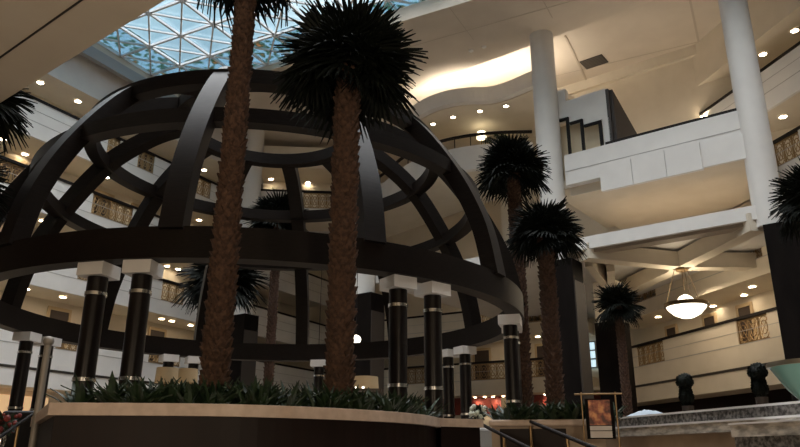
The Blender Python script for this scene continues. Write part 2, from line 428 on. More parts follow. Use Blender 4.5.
struct('wall_lounge', MB().slab(G(-6.0, 0), G(20, 0), gn, 6.0, 6.3, 9.7, ROOF), cream)
cl_ = MB().slab(G(-6, 0), G(20, 0), gn, 5.8, 6.0, ROOF-.5, ROOF)
struct('trim_lounge_cornice', cl_, cream)
ln = MB()
for (a_, b_) in (((565, 36), (594, 96)), ((690, 0), (704, 68))):
    a = hitz(*a_, ROOF-.02); b = hitz(*b_, ROOF-.02); d = b-a; ln.beam([a, b], (-d.y, d.x, 0), .09, .03)
struct('trim_lounge_line', ln, MATS['joint'])
# air grille
vc = hitz(594, 62, ROOF-.02)
v = MB(); v.box((vc.x, vc.y, ROOF-.02), Vector((*g, 0))*.55, Vector((*gn, 0))*.42, (0, 0, .02))
e = obj('air_vent', v, mat('dark grille', (.05, .045, .04), .7)); tag(e, 'dark square air grille set in the beige lounge ceiling', 'air vent')
sl = MB()
for k in range(7): sl.box((vc.x+gn.x*(-.36+.12*k), vc.y+gn.y*(-.36+.12*k), ROOF-.05), Vector((*g, 0))*.5, Vector((*gn, 0))*.015, (0, 0, .012))
obj('slat', sl, mat('grille slat', (.10, .085, .07), .6), e)

# stepped stair beside the column
p0 = hitline(553, 150, G(0, -.1), g); 
def sx(px): h = hitline(px, 130, G(0, .2), g); return (Vector((h.x, h.y))-C1).dot(g)
def sz(px, py): return hitline(px, py, G(0, .2), g).z
e = empty('staircase', (*G(sx(580), .8), 12.1), 'white stepped staircase wall with dark stepped frames left of the lounge', 'staircase')
mb = MB()
for x0, x1, yt in ((552, 568, 90), (568, 583, 98), (583, 609, 91)):
    zt, zb = sz((x0+x1)/2, yt), sz((x0+x1)/2, 121)
    mb.slab(G(sx(x0), 0), G(sx(x1), 0), gn, .2, .5, zb, zt)
mb.slab(G(sx(603), 0), G(sx(610), 0), gn, .2, .5, 12.1, sz(606, 118))
obj('stepped_wall', mb, white, e)
for x0, x1, yt in ((558, 570, 119), (571, 584, 121), (585, 602.5, 123)):
    f = MB(); z1 = sz((x0+x1)/2, yt); a, b = sx(x0), sx(x1)
    f.slab(G(a, 0), G(b, 0), gn, .1, .2, z1-.1, z1); f.slab(G(b-.11, 0), G(b, 0), gn, .1, .2, 12.2, z1)
    q = obj('frame', f, railm, e)
obj('infill', MB().slab(G(sx(556), 0), G(sx(603), 0), gn, .5, .55, 12.1, sz(580, 118)), mat('warm stair wall', (.72, .60, .42), .8), e)
w0, w1 = sx(609), sx(629)
f = MB(); zt, zb = sz(610, 88), 12.15
f.prism([G(w0, .2), G(w0+.12, .2), G(w0+.12, .5), G(w0, .5)], zb, zt)
pts = [G(w0+.12, .35), G(w1, 2.8)]
f.add([(*pts[0], zb), (*pts[1], zb), (*pts[1], zb+.7), (*pts[0], zt)] + [(*(pts[0]+g*.12), zb), (*(pts[1]+g*.12), zb), (*(pts[1]+g*.12), zb+.7), (*(pts[0]+g*.12), zt)],
      [(0, 1, 2, 3), (7, 6, 5, 4), (0, 4, 5, 1), (1, 5, 6, 2), (2, 6, 7, 3), (3, 7, 4, 0)])
obj('wing_wall', f, mat('dark wing', (.05, .04, .035), .6), e)

# curved balcony with wavy bulkhead and cove
RZ = 16.2
cpx = [(296, 215), (332, 207), (360, 190), (385, 172), (403, 157), (420, 148), (443, 140.5), (465, 136), (485, 133.5), (507, 132), (532, 131.5)]
cp = [hitz(*q, RZ) for q in cpx]
def smooth(pts, k=4):
    out = []
    n = len(pts)
    for i in range(n-1):
        p0, p1, p2, p3 = pts[max(i-1, 0)], pts[i], pts[i+1], pts[min(i+2, n-1)]
        for j in range(k):
            t = j/k
            out.append(.5*((2*p1)+(p2-p0)*t+(2*p0-5*p1+4*p2-p3)*t*t+(3*p1-p0-3*p2+p3)*t**3))
    return out+[pts[-1]]
cs = smooth([Vector((p.x, p.y)) for p in cp])
def offs(pts, d): 
    out = []
    for i, p in enumerate(pts):
        t = (pts[min(i+1, len(pts)-1)]-pts[max(i-1, 0)]).normalized(); out.append(p+Vector((-t.y, t.x))*d)
    return out
e = empty('balcony', (*cs[30], RZ-1), 'curved white balcony sweeping below the lit cove behind the dome', 'balcony')
obj('parapet', MB().strip(cs, offs(cs, .3), RZ-1.75, RZ-.55), white, e, smooth=True)
obj('handrail', MB().strip(offs(cs, -.03), offs(cs, .1), RZ-.05, RZ+.06), railm, e)
pk = MB()
for q in offs(cs, .05)[2::3]: pk.tube([(*q, RZ-.56), (*q, RZ)], .025, 6)
obj('post', pk, railm, e)
glp = MB().strip(offs(cs, .04), offs(cs, .055), RZ-.5, RZ-.06)
# deck under it
bk = offs(cs, .3)
poly = [(q.x, q.y) for q in bk]+[(G(0, 5.9).x, G(0, 5.9).y), (G(-6, 5.9).x, G(-6, 5.9).y), tuple(bk[0]+Vector((3.0, 2.0)))]
obj('deck', MB().prism(poly, RZ-1.75, RZ-1.3), cream, e)
# wavy bulkhead
bpx = [(395, 133, 17.4), (412, 120, 17.4), (430, 110, 17.4), (450, 104, 17.4), (470, 101.5, 17.4), (488, 101, 17.4), (505, 97, 17.4), (522, 90, 17.4), (536, 84, 17.4)]
bs = smooth([Vector((p.x, p.y)) for p in (hitz(*q) for q in bpx)])
bb = struct('ceiling_bulkhead', MB().strip(bs, offs(bs, .35), 17.4, 18.15), white)
poly = [(q.x, q.y) for q in offs(bs, .3)]+[tuple(G(.2, 5.95)), tuple(G(-5.9, 5.95))]
obj('soffit', MB().prism(poly, 17.35, 17.55), cream, bb)
# straight stretch of corridor between far column and dome crown
qa, qb = hitz(258, 190, RZ), hitz(336, 192.5, RZ)
qa2, qb2 = Vector((qa.x, qa.y)), Vector((qb.x, qb.y)); dq = (qb2-qa2).normalized(); nq = Vector((dq.y, -dq.x))
balcony(qa2, qb2, nq, RZ, 'short far balcony with bronze railing seen through the dome beside the white column', [((qb2-qa2).length*.58, (qb2-qa2).length*.98)], bottom=1.3)
struct('wall_corridor', MB().slab(qa2, qb2, nq, -2.6, -2.3, RZ-1, ROOF).slab(qa2, qb2, nq, -2.3, 0, RZ+1.45, ROOF-.6), cream)

# ---------------- ceiling edge above the viewer
sa, sb = hitz(0, 103, 6.1), hitz(165, 0, 6.1)
sdv = Vector((sb.x-sa.x, sb.y-sa.y)).normalized(); sn = Vector((-sdv.y, sdv.x)); sn = -sn if sn.y > 0 else sn
a2 = Vector((sa.x, sa.y))-sdv*8; b2 = Vector((sb.x, sb.y))+sdv*9
nc = struct('ceiling_entrance', MB().slab(a2, b2, sn, 0, 12, 6.1, 7.3), cream)
gr = MB(); gr.slab(a2, b2, sn, 1.42, 1.52, 6.085, 6.1); gr.slab(a2, b2, sn, 1.66, 1.72, 6.085, 6.1); gr.slab(a2, b2, sn, .52, .54, 6.09, 6.1)
obj('groove', gr, trimd, nc)

# ------------------------------------------------------------------ the dome
R0 = 5.0; CX, CY = -.5381*R0, 2.686*R0
ZB, ZT = .469*R0+EYE, .5515*R0+EYE
dome = empty('garden_dome', (CX, CY, PLAT), 'large open dome frame of dark curved timber ribs on paired columns', 'dome')
def ringm(ro, ri, z0, z1, seg=120): return MB().lathe([(ro, z0), (ro, z1), (ri, z1), (ri, z0)], (CX, CY, 0), seg, closed=True)
obj('main_ring', ringm(R0, R0-.26, ZB, ZT), woodv, dome, smooth=True)
prof = smooth([Vector(q) for q in ((4.93, 4.30), (4.72, 5.25), (4.2, 6.30), (3.42, 7.34), (2.55, 7.95), (1.85, 8.20))], 6)
obj('lower_hoop', ringm(4.28, 4.05, 6.17, 6.40), wood, dome, smooth=True)
obj('upper_hoop', ringm(3.52, 3.29, 7.23, 7.48), wood, dome, smooth=True)
obj('crown_hoop', ringm(1.95, 1.70, 8.06, 8.32, 80), wood, dome, smooth=True)
for k in range(12):
    a = math.radians(-122+30*k); cd, sd_ = math.cos(a), math.sin(a)
    pts = [Vector((CX+q.x*cd, CY+q.x*sd_, q.y)) for q in prof]
    obj('rib', MB().beam(pts, (-sd_, cd, 0), .31, .26), wood, dome, smooth=True)
k = 0
for j in range(8):
    for dlt in (-3.7, 3.7):
        a = math.radians(-101.5+(1.0 if j == 0 else 0)+45*j+(4.2 if j == 1 else 0)+dlt); r = 4.77
        x, y = CX+r*math.cos(a), CY+r*math.sin(a)
        c = obj('column', MB().lathe([(.15, PLAT), (.15, PLAT+.12), (.125, PLAT+.14), (.125, ZB-.16)], (x, y, 0), 24), black, dome, smooth=True)
        rr = Vector((math.cos(a), math.sin(a), 0)); tt = Vector((-rr.y, rr.x, 0))
        obj('capital', MB().box((x, y, ZB-.085), rr*.185, tt*.185, (0, 0, .083)), cap, c)
        for z in (.392*R0+EYE, .179*R0+EYE):
            obj('steel_band', MB().lathe([(.127, z-.022), (.137, z-.022), (.137, z+.022), (.127, z+.022)], (x, y, 0), 24, closed=True), chrome, c, smooth=True)

# ------------------------------------------------------------------ palms
def frond_mesh(Lp, Lb, nb, seed, droop):
    rnd = random.Random(seed); mb = MB()
    mb.tube([(0, 0, 0), (Lp*.5, 0, .02), (Lp, 0, 0)], .016, 5, .010)
    for i in range(nb):
        a = math.radians(-125+250*i/(nb-1)); L = Lb*(.62+.38*math.cos(a*.62))*rnd.uniform(.9, 1.08)
        d = Vector((math.cos(a), math.sin(a), rnd.uniform(-.05, .12))); sd = Vector((-d.y, d.x, 0)).normalized()
        w = .030*Lb/.55; b0 = Vector((Lp, 0, 0)); vs = []; fs = []
        for t, ww in ((.02, .3), (.35, 1), (.7, .75), (1, .05)):
            q = b0+d*L*t+Vector((0, 0, -droop*L*t*t)); 
            vs += [q+sd*w*ww+Vector((0, 0, .012)), q-Vector((0, 0, .004)), q-sd*w*ww+Vector((0, 0, .012))]
        for k in range(3):
            for j in range(2): fs.append((3*k+j, 3*k+j+1, 3*k+j+4, 3*k+j+3))
        mb.add(vs, fs)
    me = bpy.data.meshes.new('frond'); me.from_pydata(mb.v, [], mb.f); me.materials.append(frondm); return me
def trunk_mb(base, top, r0, r1, rows=.085, bn=9):
    mb = MB(); base, top = Vector(base), Vector(top); ax = top-base; L = ax.length; d = ax/L
    uu = d.cross(Vector((0, 1, 0))).normalized(); ww = d.cross(uu)
    mb.tube([base+ax*k/10 for k in range(11)], r0, 16, r1)
    n = int(L/rows); rnd = random.Random(int(L*100))
    for i in range(n):
        for j in range(bn):
            t = (i+rnd.uniform(-.25, .25))/n; t = min(max(t, .004), .985); r = r0+(r1-r0)*t
            a = 2*PI*(j+.5*(i % 2)+rnd.uniform(-.12, .12))/bn
            o_ = uu*math.cos(a)+ww*math.sin(a); sd = o_.cross(d); c = base+ax*t
            w = PI*r/bn*1.15; hgt = rows*rnd.uniform(1.1, 1.7); ex = rnd.uniform(.028, .07)*r/.15
            vs = [c+o_*r*.93-sd*w, c+o_*r*.93+sd*w, c+o_*(r+ex*.5)+sd*w*.8+d*hgt*.5, c+o_*(r+ex*.5)-sd*w*.8+d*hgt*.5, c+o_*(r+ex)+sd*w*.35+d*hgt, c+o_*(r+ex)-sd*w*.35+d*hgt, c+o_*r*.93+sd*w*.35+d*hgt*1.02, c+o_*r*.93-sd*w*.35+d*hgt*1.02]
            mb.add(vs, [(0, 1, 2, 3), (3, 2, 4, 5), (5, 4, 6, 7), (1, 6, 4, 2), (0, 3, 5, 7), (0, 7, 6, 1)])
    return mb
FM = {}
def palm(base, top, r0, r1, crown, nf, label, key, seed, low=-50, group='fan palms of the atrium'):
    base, top = Vector(base), Vector(top)
    e = empty('fan_palm', base, label, 'palm tree', group)
    obj('trunk', trunk_mb(base, top, r0, r1, rows=.085*r0/.15, bn=9 if r0 > .12 else 8), bark, e)
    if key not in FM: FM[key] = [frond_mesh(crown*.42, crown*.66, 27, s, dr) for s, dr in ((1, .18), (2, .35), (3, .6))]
    rnd = random.Random(seed)
    for i in range(nf):
        f = (i+.5)/nf; el = 80-(80-low)*f**.8+rnd.uniform(-8, 8); yaw = i*137.5+rnd.uniform(-14, 14)
        me = FM[key][0 if f < .35 else (1 if f < .7 else 2)]
        o = bpy.data.objects.new('frond', me); COL.objects.link(o); o.parent = e
        o.location = top-base+Vector((0, 0, -.12*crown*f+.05))
        o.rotation_euler = (rnd.uniform(-.5, .5), -math.radians(el), math.radians(yaw))
        s = rnd.uniform(.85, 1.08); o.scale = (s, s, s)
    return e
def vtop(px, py, D, pyt):           # point straight above
    b = at(px, py, D); d = ray(px, pyt)
    # height of a vertical through b where its picture row is pyt
    lo, hi = 0, 14
    for _ in range(40):
        m_ = (lo+hi)/2; q = Vector((b.x, b.y, m_))-Vector((0, 0, EYE))
        zc = q.y*math.cos(PT)+q.z*math.sin(PT); yy = 223.5-F*(-q.y*math.sin(PT)+q.z*math.cos(PT))/zc
        if yy > pyt: lo = m_
        else: hi = m_
    return Vector((b.x, b.y, lo))
def pl(px, py, D, pyt, r0, r1, crown, nf, label, key, seed, low=-50, zb=1.75):
    b = at(px, py, D); b.z = zb; t = vtop(px, py, D, pyt); return palm(b, t, r0, r1, crown, nf, label, key, seed, low)
pl(214, 385, 7.25, -53, .124, .088, .84, 44, 'tall fan palm in the planter with crown cut off by the photo top', 'big', 1, low=-45)
pl(339, 385, 7.35, 73, .122, .118, .80, 62, 'thick fan palm with full dark crown in the planter before the dome', 'big', 2, low=-14)
pl(525, 400, 16, 174, .15, .13, .90, 54, 'slim tall fan palm left of the white column, taller of the right pair', 'tallpalm', 3, low=-14, zb=1.5)
pl(555, 395, 14.5, 236, .15, .14, .80, 50, 'shorter fan palm of the right pair before the dark clad column', 'mid', 4, low=-22, zb=1.5)
pl(627, 400, 24, 306, .13, .11, .80, 40, 'small fan palm beside the dark square column left of the hanging lamp', 'mid', 5, low=-30, zb=PLAT)
pl(268, 388, 21.5, 224, .13, .11, 1.0, 44, 'fan palm far behind the dome seen between its far ribs', 'farpalm', 6, low=-5, zb=PLAT)
pl(213, 390, 20, 283, .15, .13, 1.2, 40, 'low fan palm half hidden behind the nearest palm trunk', 'lowpalm', 7, low=-20, zb=PLAT)
pl(-93, 395, 10.5, 102, .13, .11, .80, 40, 'fan palm at the left edge, only its upper crown in view', 'mid', 8, low=-20, zb=PLAT)
pl(-98, 395, 12, 188, .13, .11, .80, 36, 'lower fan palm at the left edge beside the dome ring', 'mid', 9, low=-20, zb=PLAT)
pl(852, 392, 15, 200, .15, .13, .80, 36, 'fan palm at the right edge before the dark column', 'mid', 10, low=-30, zb=PLAT)

# ------------------------------------------------------------------ planters
RIM = 2.02
fr_pts = smooth([Vector(q) for q in ((-2.84, 5.90), (-1.65, 5.98), (-.9, 6.28), (-.19, 6.85), (.25, 7.5), (.47, 8.2))], 5)
back = [Vector((.47, 8.75)), Vector((-4.15, 8.25))]
poly = [tuple(q) for q in fr_pts+back]
e = empty('planter', (-1.7, 7.2, 0), 'big curved dark planter with stone rim holding the two nearest palms', 'planter')
ctr = Vector((-1.6, 7.4))
ins = [tuple(ctr+(Vector(q)-ctr)*.97) for q in poly]
obj('body', MB().prism(ins, 0, RIM-.09), panel, e)
def rimm(poly, w, z0, z1):
    n = len(poly); P_ = [Vector(q) for q in poly]; inn = []
    c = sum(P_, Vector((0, 0)))/n
    for i in range(n):
        t = (P_[(i+1) % n]-P_[i-1]).normalized(); nn = Vector((-t.y, t.x))
        if (c-P_[i]).dot(nn) < 0: nn = -nn
        inn.append(P_[i]+nn*w)
    return MB().strip(P_+[P_[0]], inn+[inn[0]], z0, z1)
ro = obj('rim', rimm(poly, .22, RIM-.10, RIM), stone, e)
bv = ro.modifiers.new('b', 'BEVEL'); bv.width = .03; bv.segments = 3
obj('soil', MB().prism([tuple(ctr+(Vector(q)-ctr)*.93) for q in poly], RIM-.09, RIM-.06), soil, e)
eb = MB().prism([(.46, 8.16), (.92, 8.42), (.80, 8.95), (.40, 8.85)], 0, RIM-.09); obj('end_pier', eb, panel, e)
obj('end_cap', MB().prism([(.44, 8.12), (.96, 8.40), (.83, 8.98), (.40, 8.87)], RIM-.09, RIM+.0), stone, e)
e2_ = empty('planter', (2.2, 9.3, 0), 'straight dark and stone planter beside the stair under the right palm pair', 'planter')
q0, q1 = hitz(489, 420, RIM), hitz(606, 419, RIM); q0, q1 = Vector((q0.x, q0.y)), Vector((q1.x, q1.y)); dq2 = (q1-q0).normalized(); nq2 = Vector((-dq2.y, dq2.x))
obj('body', MB().slab(q0+dq2*.02, q1-dq2*.02, nq2, .04, 1.3, 0, RIM-.07), mat('tan stone', (.36, .27, .19), .5, col2=(.42, .32, .23), nscale=4), e2_)
Lq = (q1-q0).length
obj('dark_panel', MB().slab(q0+dq2*.12, q0+dq2*Lq*.66, nq2, .0, .05, .2, RIM-.10), panel, e2_)
ro = obj('rim', MB().slab(q0, q1, nq2, -.05, 1.35, RIM-.075, RIM), stone, e2_); bv = ro.modifiers.new('b', 'BEVEL'); bv.width = .02; bv.segments = 2
bt = at(527.5, 425.5, 8.75); obj('round_button', MB().ball(bt, .035, 12), brass, e2_)
def foliage(name, pts, label, hmin, hmax, seed, n):
    rnd = random.Random(seed); mb = MB()
    for i in range(n):
        b = Vector(rnd.choice(pts))+Vector((rnd.uniform(-.16, .16), rnd.uniform(-.16, .16), 0))
        for k in range(rnd.randint(6, 9)):
            a = rnd.uniform(0, 2*PI); L = rnd.uniform(hmin, hmax); lean = rnd.uniform(.25, 1.0)
            d = Vector((math.cos(a)*lean, math.sin(a)*lean, 1)).normalized(); sd = Vector((-math.sin(a), math.cos(a), 0)); w = rnd.uniform(.02, .04)
            vs = []
            for t, ww in ((0, .2), (.4, 1), (.75, .7), (1, .05)):
                q = b+d*L*t+Vector((math.cos(a), math.sin(a), -.6))*L*.35*t*t*lean; vs += [q+sd*w*ww, q-Vector((0, 0, .01)), q-sd*w*ww]
            mb.add(vs, [(3*j+m_, 3*j+m_+1, 3*j+m_+4, 3*j+m_+3) for j in range(3) for m_ in range(2)])
    return tag(obj(name, mb, leafm), label, 'plants', None, 'stuff')
pts = []
for q in fr_pts:
    for t in (.13, .22, .33, .45):
        w_ = q.lerp(Vector((-1.7, 8.3)), t); pts.append((w_.x, w_.y, RIM-.07))
for i in range(10):
    for t in (.15, .35, .55):
        w_ = Vector((-3.1, 6.1)).lerp(Vector((-4.0, 8.0)), i/9)+Vector((.75+t, .3)); pts.append((w_.x, w_.y, RIM-.07))
foliage('planter_foliage', pts, 'low green leafy plants filling the big curved planter', .14, .40, 3, 430)
pts = []
for i in range(14):
    for t in (.15, .45, .8, 1.1):
        w_ = q0+dq2*Lq*(.12+.86*i/13)+nq2*t; pts.append((w_.x, w_.y, RIM-.02))
foliage('planter_foliage', pts, 'low green leafy plants in the straight planter under the right palms', .12, .30, 5, 150)

# ------------------------------------------------------------------ stair rails, sign, marble tiers
def handrail(p0, p1, D0, D1, label, nposts):
    a, b = at(*p0, D0), at(*p1, D1); dn = (b-a)
    b = a+dn*1.35
    e = empty('stair_handrail', (a.x, a.y, max(a.z-.9, 0)), label, 'handrail')
    obj('rail', MB().tube([a, b], .019, 10), railm, e)
    for k in range(nposts):
        q = a.lerp(b, k/(nposts-1)*.96+.02); zb = PLAT*max(0, 1-k/(nposts-1)) if k else PLAT
        obj('post', MB().tube([(q.x, q.y, min(zb, q.z-.3)), q], .018, 8), brass, e)
    return e
handrail((471, 419), (526, 447), 9.6, 7.0, 'dark slanting stair rail running down beside the curved planter', 3)
handrail((529, 421), (592, 447), 8.6, 6.6, 'dark slanting stair rail before the straight planter', 3)
st = MB()
for k in range(7):
    st.prism([(1.0, 9.75-.32*k), (1.10, 9.7-.32*k), (1.10, 10.0-.32*k), (1.0, 10.05-.32*k)], 0, PLAT-.16*(k+1))
e = obj('stair_steps', st, floorm); tag(e, 'stone steps rising between the two planters', 'steps')
# poster stand
D = 8.0
a, b = at(585, 392, D), at(614, 440, D); rtv = Vector((math.cos(.2), -math.sin(.2), 0))
pc = at(600, 418, D); zt = at(600, 394, D).z; zb_ = at(600, 439, D).z; hw = .145
e = empty('poster_stand', (pc.x, pc.y, 0), 'brass stand with framed poster beside the straight planter', 'sign stand')
bk_ = Vector((rtv.y*-1, rtv.x, 0))
mb = MB()
for s in (-1, 1): mb.tube([pc.xy.to_3d()+rtv*s*(hw+.03), pc.xy.to_3d()+rtv*s*(hw+.03)+Vector((0, 0, zt+.02))], .008, 8)
obj('post', mb, brass, e)
obj('crossbar', MB().tube([pc.xy.to_3d()-rtv*(hw+.10)+Vector((0, 0, zt)), pc.xy.to_3d()+rtv*(hw+.10)+Vector((0, 0, zt))], .009, 8), brass, e)
pz0, pz1 = zb_, zt-.05; cz = (pz0+pz1)/2; hz = (pz1-pz0)/2
base3 = Vector((pc.x, pc.y, 0))
obj('frame', MB().box(base3+Vector((0, 0, cz)), rtv*hw, bk_*.012, (0, 0, hz)), mat('black frame', (.006, .005, .005), .8, spec=.1), e)
pw = hw-.034
pm_ = bpy.data.materials.new('poster print'); pm_.use_nodes = True; nt = pm_.node_tree; b_ = nt.nodes['Principled BSDF']
tc = nt.nodes.new('ShaderNodeTexCoord'); nz = nt.nodes.new('ShaderNodeTexNoise'); nz.inputs['Scale'].default_value = 14
rp = nt.nodes.new('ShaderNodeValToRGB'); rp.color_ramp.elements[0].position = .35; rp.color_ramp.elements[0].color = (.10, .03, .02, 1); rp.color_ramp.elements[1].position = .66; rp.color_ramp.elements[1].color = (.75, .35, .14, 1)
e_ = rp.color_ramp.elements.new(.5); e_.color = (.38, .11, .06, 1)
nt.links.new(tc.outputs['Object'], nz.inputs['Vector']); nt.links.new(nz.outputs['Fac'], rp.inputs[0]); nt.links.new(rp.outputs[0], b_.inputs['Base Color'])
fz = -bk_
obj('picture', MB().box(base3+fz*.013+Vector((0, 0, pz0+hz*2*.655)), rtv*pw, bk_*.003, (0, 0, hz*2*.315)), pm_, e)
paper = mat('poster paper', (.62, .58, .55), .6)
obj('text_panel', MB().box(base3+fz*.013+Vector((0, 0, pz0+hz*2*.175)), rtv*pw, bk_*.003, (0, 0, hz*2*.145)), paper, e)
obj('divider_line', MB().box(base3+fz*.017+Vector((0, 0, pz0+hz*2*.2)), rtv*pw, bk_*.002, (0, 0, .004)), trimd, e)

# marble tiers on the right
T0, T1 = Vector((2.72, 9.95)), Vector((5.1, 2.0)); td = (T1-T0).normalized(); tn = Vector((td.y, -td.x)); tn = tn if tn.x < 0 else -tn
e = empty('marble_counter', (3.6, 7, 0), 'stepped grey marble counter with polished ledges at lower right', 'counter')
obj('base', MB().slab(T0, T1, tn, -.6, -.02, 0, 1.86), MATS['tan stone'], e)
obj('upper_band', MB().slab(T0, T1, tn, -.6, 0, 1.98, 2.085), marbled, e)
obj('top_slab', MB().slab(T0, T1, tn, -.66, .03, 2.085, 2.105), cap, e)
obj('lower_band', MB().slab(T0, T1, tn, -.6, .05, 1.86, 1.98), marble, e)
obj('ledge_edge', MB().slab(T0, T1, tn, -.6, .065, 1.962, 1.982), cap, e)
hA = at(703, 432.5, 7.4); s0 = (Vector((hA.x, hA.y))-T0).dot(td)
obj('front_step', MB().slab(T0+td*s0, T1, tn, .06, .45, 0, 1.79), marbled, e)
obj('front_band', MB().slab(T0+td*s0, T1, tn, .06, .48, 1.79, 1.90), marble, e)
obj('front_ledge', MB().slab(T0+td*s0, T1, tn, .06, .50, 1.90, 1.915), cap, e)
def topiary(px, D, y0, y1, label):
    b = at(px, y1, D); t = at(px, y0, D); h = t.z-b.z; r = h*.20
    e = empty('topiary', (b.x, b.y, PLAT), label, 'shrub', 'clipped topiaries on the marble counter')
    obj('pot', MB().lathe([(r*.6, PLAT), (r*.8, b.z+.02), (r*.85, b.z+.05)], (b.x, b.y, 0), 20), mat('dark pot', (.04, .03, .025), .5), e, smooth=True)
    for nm, zc, rr, sq in (('lower_foliage', b.z+h*.36, r*.88, 1.7), ('ball_foliage', b.z+h*.78, r*1.08, 1.0)):
        mb = MB(); rnd = random.Random(3); mb.ball((b.x, b.y, zc), rr*.9, 18, sq)
        for i in range(500):
            v_ = Vector((rnd.gauss(0, 1), rnd.gauss(0, 1), rnd.gauss(0, 1))).normalized(); c = Vector((b.x, b.y, zc))+Vector((v_.x, v_.y, v_.z*sq))*rr*rnd.uniform(.85, 1.0)
            t_ = v_.orthogonal().normalized()*.03; w_ = v_.cross(t_)
            mb.add([c-t_, c+w_, c+t_+v_*.03, c-w_], [(0, 1, 2, 3)])
        obj(nm, mb, frondm, e)
topiary(688, 13.0, 374, 409, 'dark clipped topiary standing behind the marble counter under the hanging lamp')
topiary(762, 10.4, 364, 401, 'dark clipped topiary nearest the teal bowl at the right edge')
# teal bowl
bc = at(812, 366, 6.4)
e = empty('glass_bowl', (bc.x, bc.y, PLAT), 'teal glass bowl with metal rim at the right edge', 'bowl')
teal = mat('teal glass', (.28, .62, .64), .15, spec=.8)
bl = MB().lathe([(.05, -.30), (.12, -.26), (.20, -.17), (.27, -.05), (.30, 0), (.28, 0), (.25, -.05), (.18, -.15), (.10, -.23), (.0, -.25)], (bc.x, bc.y, bc.z), 36)
obj('bowl', bl, teal, e, smooth=True)
obj('rim', MB().lathe([(.285, -.005), (.315, -.005), (.315, .03), (.285, .03)], (bc.x, bc.y, bc.z), 36, closed=True), mat('pewter rim', (.35, .33, .27), .35, .8), e, smooth=True)
obj('stem', MB().lathe([(.16, PLAT), (.16, PLAT+.04), (.035, PLAT+.10), (.035, bc.z-.29)], (bc.x, bc.y, 0), 20), MATS['pewter rim'], e, smooth=True)
# folded cloth heap behind the counter
p = at(648, 411, 11.5)
rnd = random.Random(4); mb = MB(); nx, ny = 16, 8; vs = []
for j in range(ny):
    for i in range(nx):
        a_, b_ = i/(nx-1)*2-1, j/(ny-1)*2-1
        h = max(0, (1-a_*a_))*max(0, 1-b_*b_)*.08+.035*rnd.random()*(1-abs(a_)); vs.append((p.x+a_*.32, p.y+b_*.2, p.z-.08+h))
fs = [(j*nx+i, j*nx+i+1, (j+1)*nx+i+1, (j+1)*nx+i) for j in range(ny-1) for i in range(nx-1)]
mb.add(vs, fs)
for (i0, rng) in ((0, None),):
    ring_ = [i for i in range(nx)]+[j*nx+nx-1 for j in range(1, ny)]+[(ny-1)*nx+i for i in range(nx-2, -1, -1)]+[j*nx for j in range(ny-2, 0, -1)]
    n0 = len(mb.v); 
    for i in ring_: mb.v.append(Vector((vs[i][0], vs[i][1], p.z-.12)))
    m_ = len(ring_)
    for k_ in range(m_): mb.f.append((ring_[k_], n0+k_, n0+(k_+1) % m_, ring_[(k_+1) % m_]))
    mb.f.append(tuple(range(n0, n0+m_)))
e = empty('serving_table', (p.x, p.y, PLAT), 'small dark serving table behind the marble counter', 'table')
obj('tabletop', MB().abox(p.x-.4, p.x+.4, p.y-.28, p.y+.28, p.z-.15, p.z-.12), doorm, e)
for sx_ in (-.34, .34):
    for sy_ in (-.22, .22): obj('leg', MB().abox(p.x+sx_-.02, p.x+sx_+.02, p.y+sy_-.02, p.y+sy_+.02, PLAT, p.z-.15), doorm, e)
tag(obj('folded_cloth', mb, mat('blue white cloth', (.34, .40, .46), .8), smooth=True), 'pale blue white cloth heaped behind the marble counter', 'cloth')

# ------------------------------------------------------------------ chandelier
cc = at(682.5, 306, (Vector((ct.x, ct.y))).length); cc = Vector((ct.x, ct.y, cc.z))
k = 38/706*Vector((ct.x, ct.y, cc.z-EYE)).length/2
e = empty('chandelier', (ct.x, ct.y, cc.z-k*.45), 'glowing alabaster bowl lamp hanging from the crossed beams', 'chandelier')
obj('bowl', MB().lathe([(0, -k*.62), (k*.3, -k*.58), (k*.62, -k*.42), (k*.86, -k*.17), (k*.95, 0), (k*.9, 0), (k*.8, -k*.12), (0, -k*.3)], cc, 40), glow, e, smooth=True)
obj('rim', MB().lathe([(k*.93, -.05), (k*1.03, -.05), (k*1.03, .10), (k*.93, .10)], cc, 40, closed=True), mat('bronze rim', (.12, .08, .04), .4, .6), e, smooth=True)
obj('upper_dome', MB().lathe([(k*.42, .10), (k*.40, .22), (k*.26, .36), (.04, .44), (0, .44)], cc, 32), glow, e, smooth=True)
for j in range(3):
    a = 2*PI*j/3+.4; obj('rod', MB().tube([cc+Vector((k*.98*math.cos(a), k*.98*math.sin(a), .05)), cc+Vector((k*.12*math.cos(a), k*.12*math.sin(a), 2.0))], .014, 6), MATS['bronze rim'], e)
obj('chain', MB().tube([cc+Vector((0, 0, .6)), (ct.x, ct.y, 8.64)], .018, 6), MATS['bronze rim'], e)
obj('ceiling_cap', MB().lathe([(.22, 8.56), (.22, 8.65)], (ct.x, ct.y, 0), 20), brass, e, smooth=True)

# ------------------------------------------------------------------ lobby pieces on the terrace
def table_lamp(px, py0, py1, D, w, label):
    b = at(px, py1, D); t = at(px, py0, D); r = w/706*D/2
    e = empty('floor_lamp', (b.x, b.y, PLAT), label, 'lamp', 'cream shaded lamps behind the planter')
    obj('lamp_shade', MB().lathe([(r, b.z), (r*.93, t.z), (r*.90, t.z), (r*.97, b.z)], (b.x, b.y, 0), 28, closed=True), shade, e, smooth=True)
    obj('pole', MB().lathe([(.018, PLAT+.03), (.018, t.z-.03)], (b.x, b.y, 0), 10), brass, e)
    obj('base', MB().lathe([(.16, PLAT), (.16, PLAT+.02), (.03, PLAT+.05)], (b.x, b.y, 0), 20), brass, e)
table_lamp(166, 368, 383, 11.0, 21, 'cream drum shade lamp behind the planter, left of the tall palm')
table_lamp(187, 369, 383, 11.4, 19, 'cream drum shade lamp touching the tall palm trunk on its left')
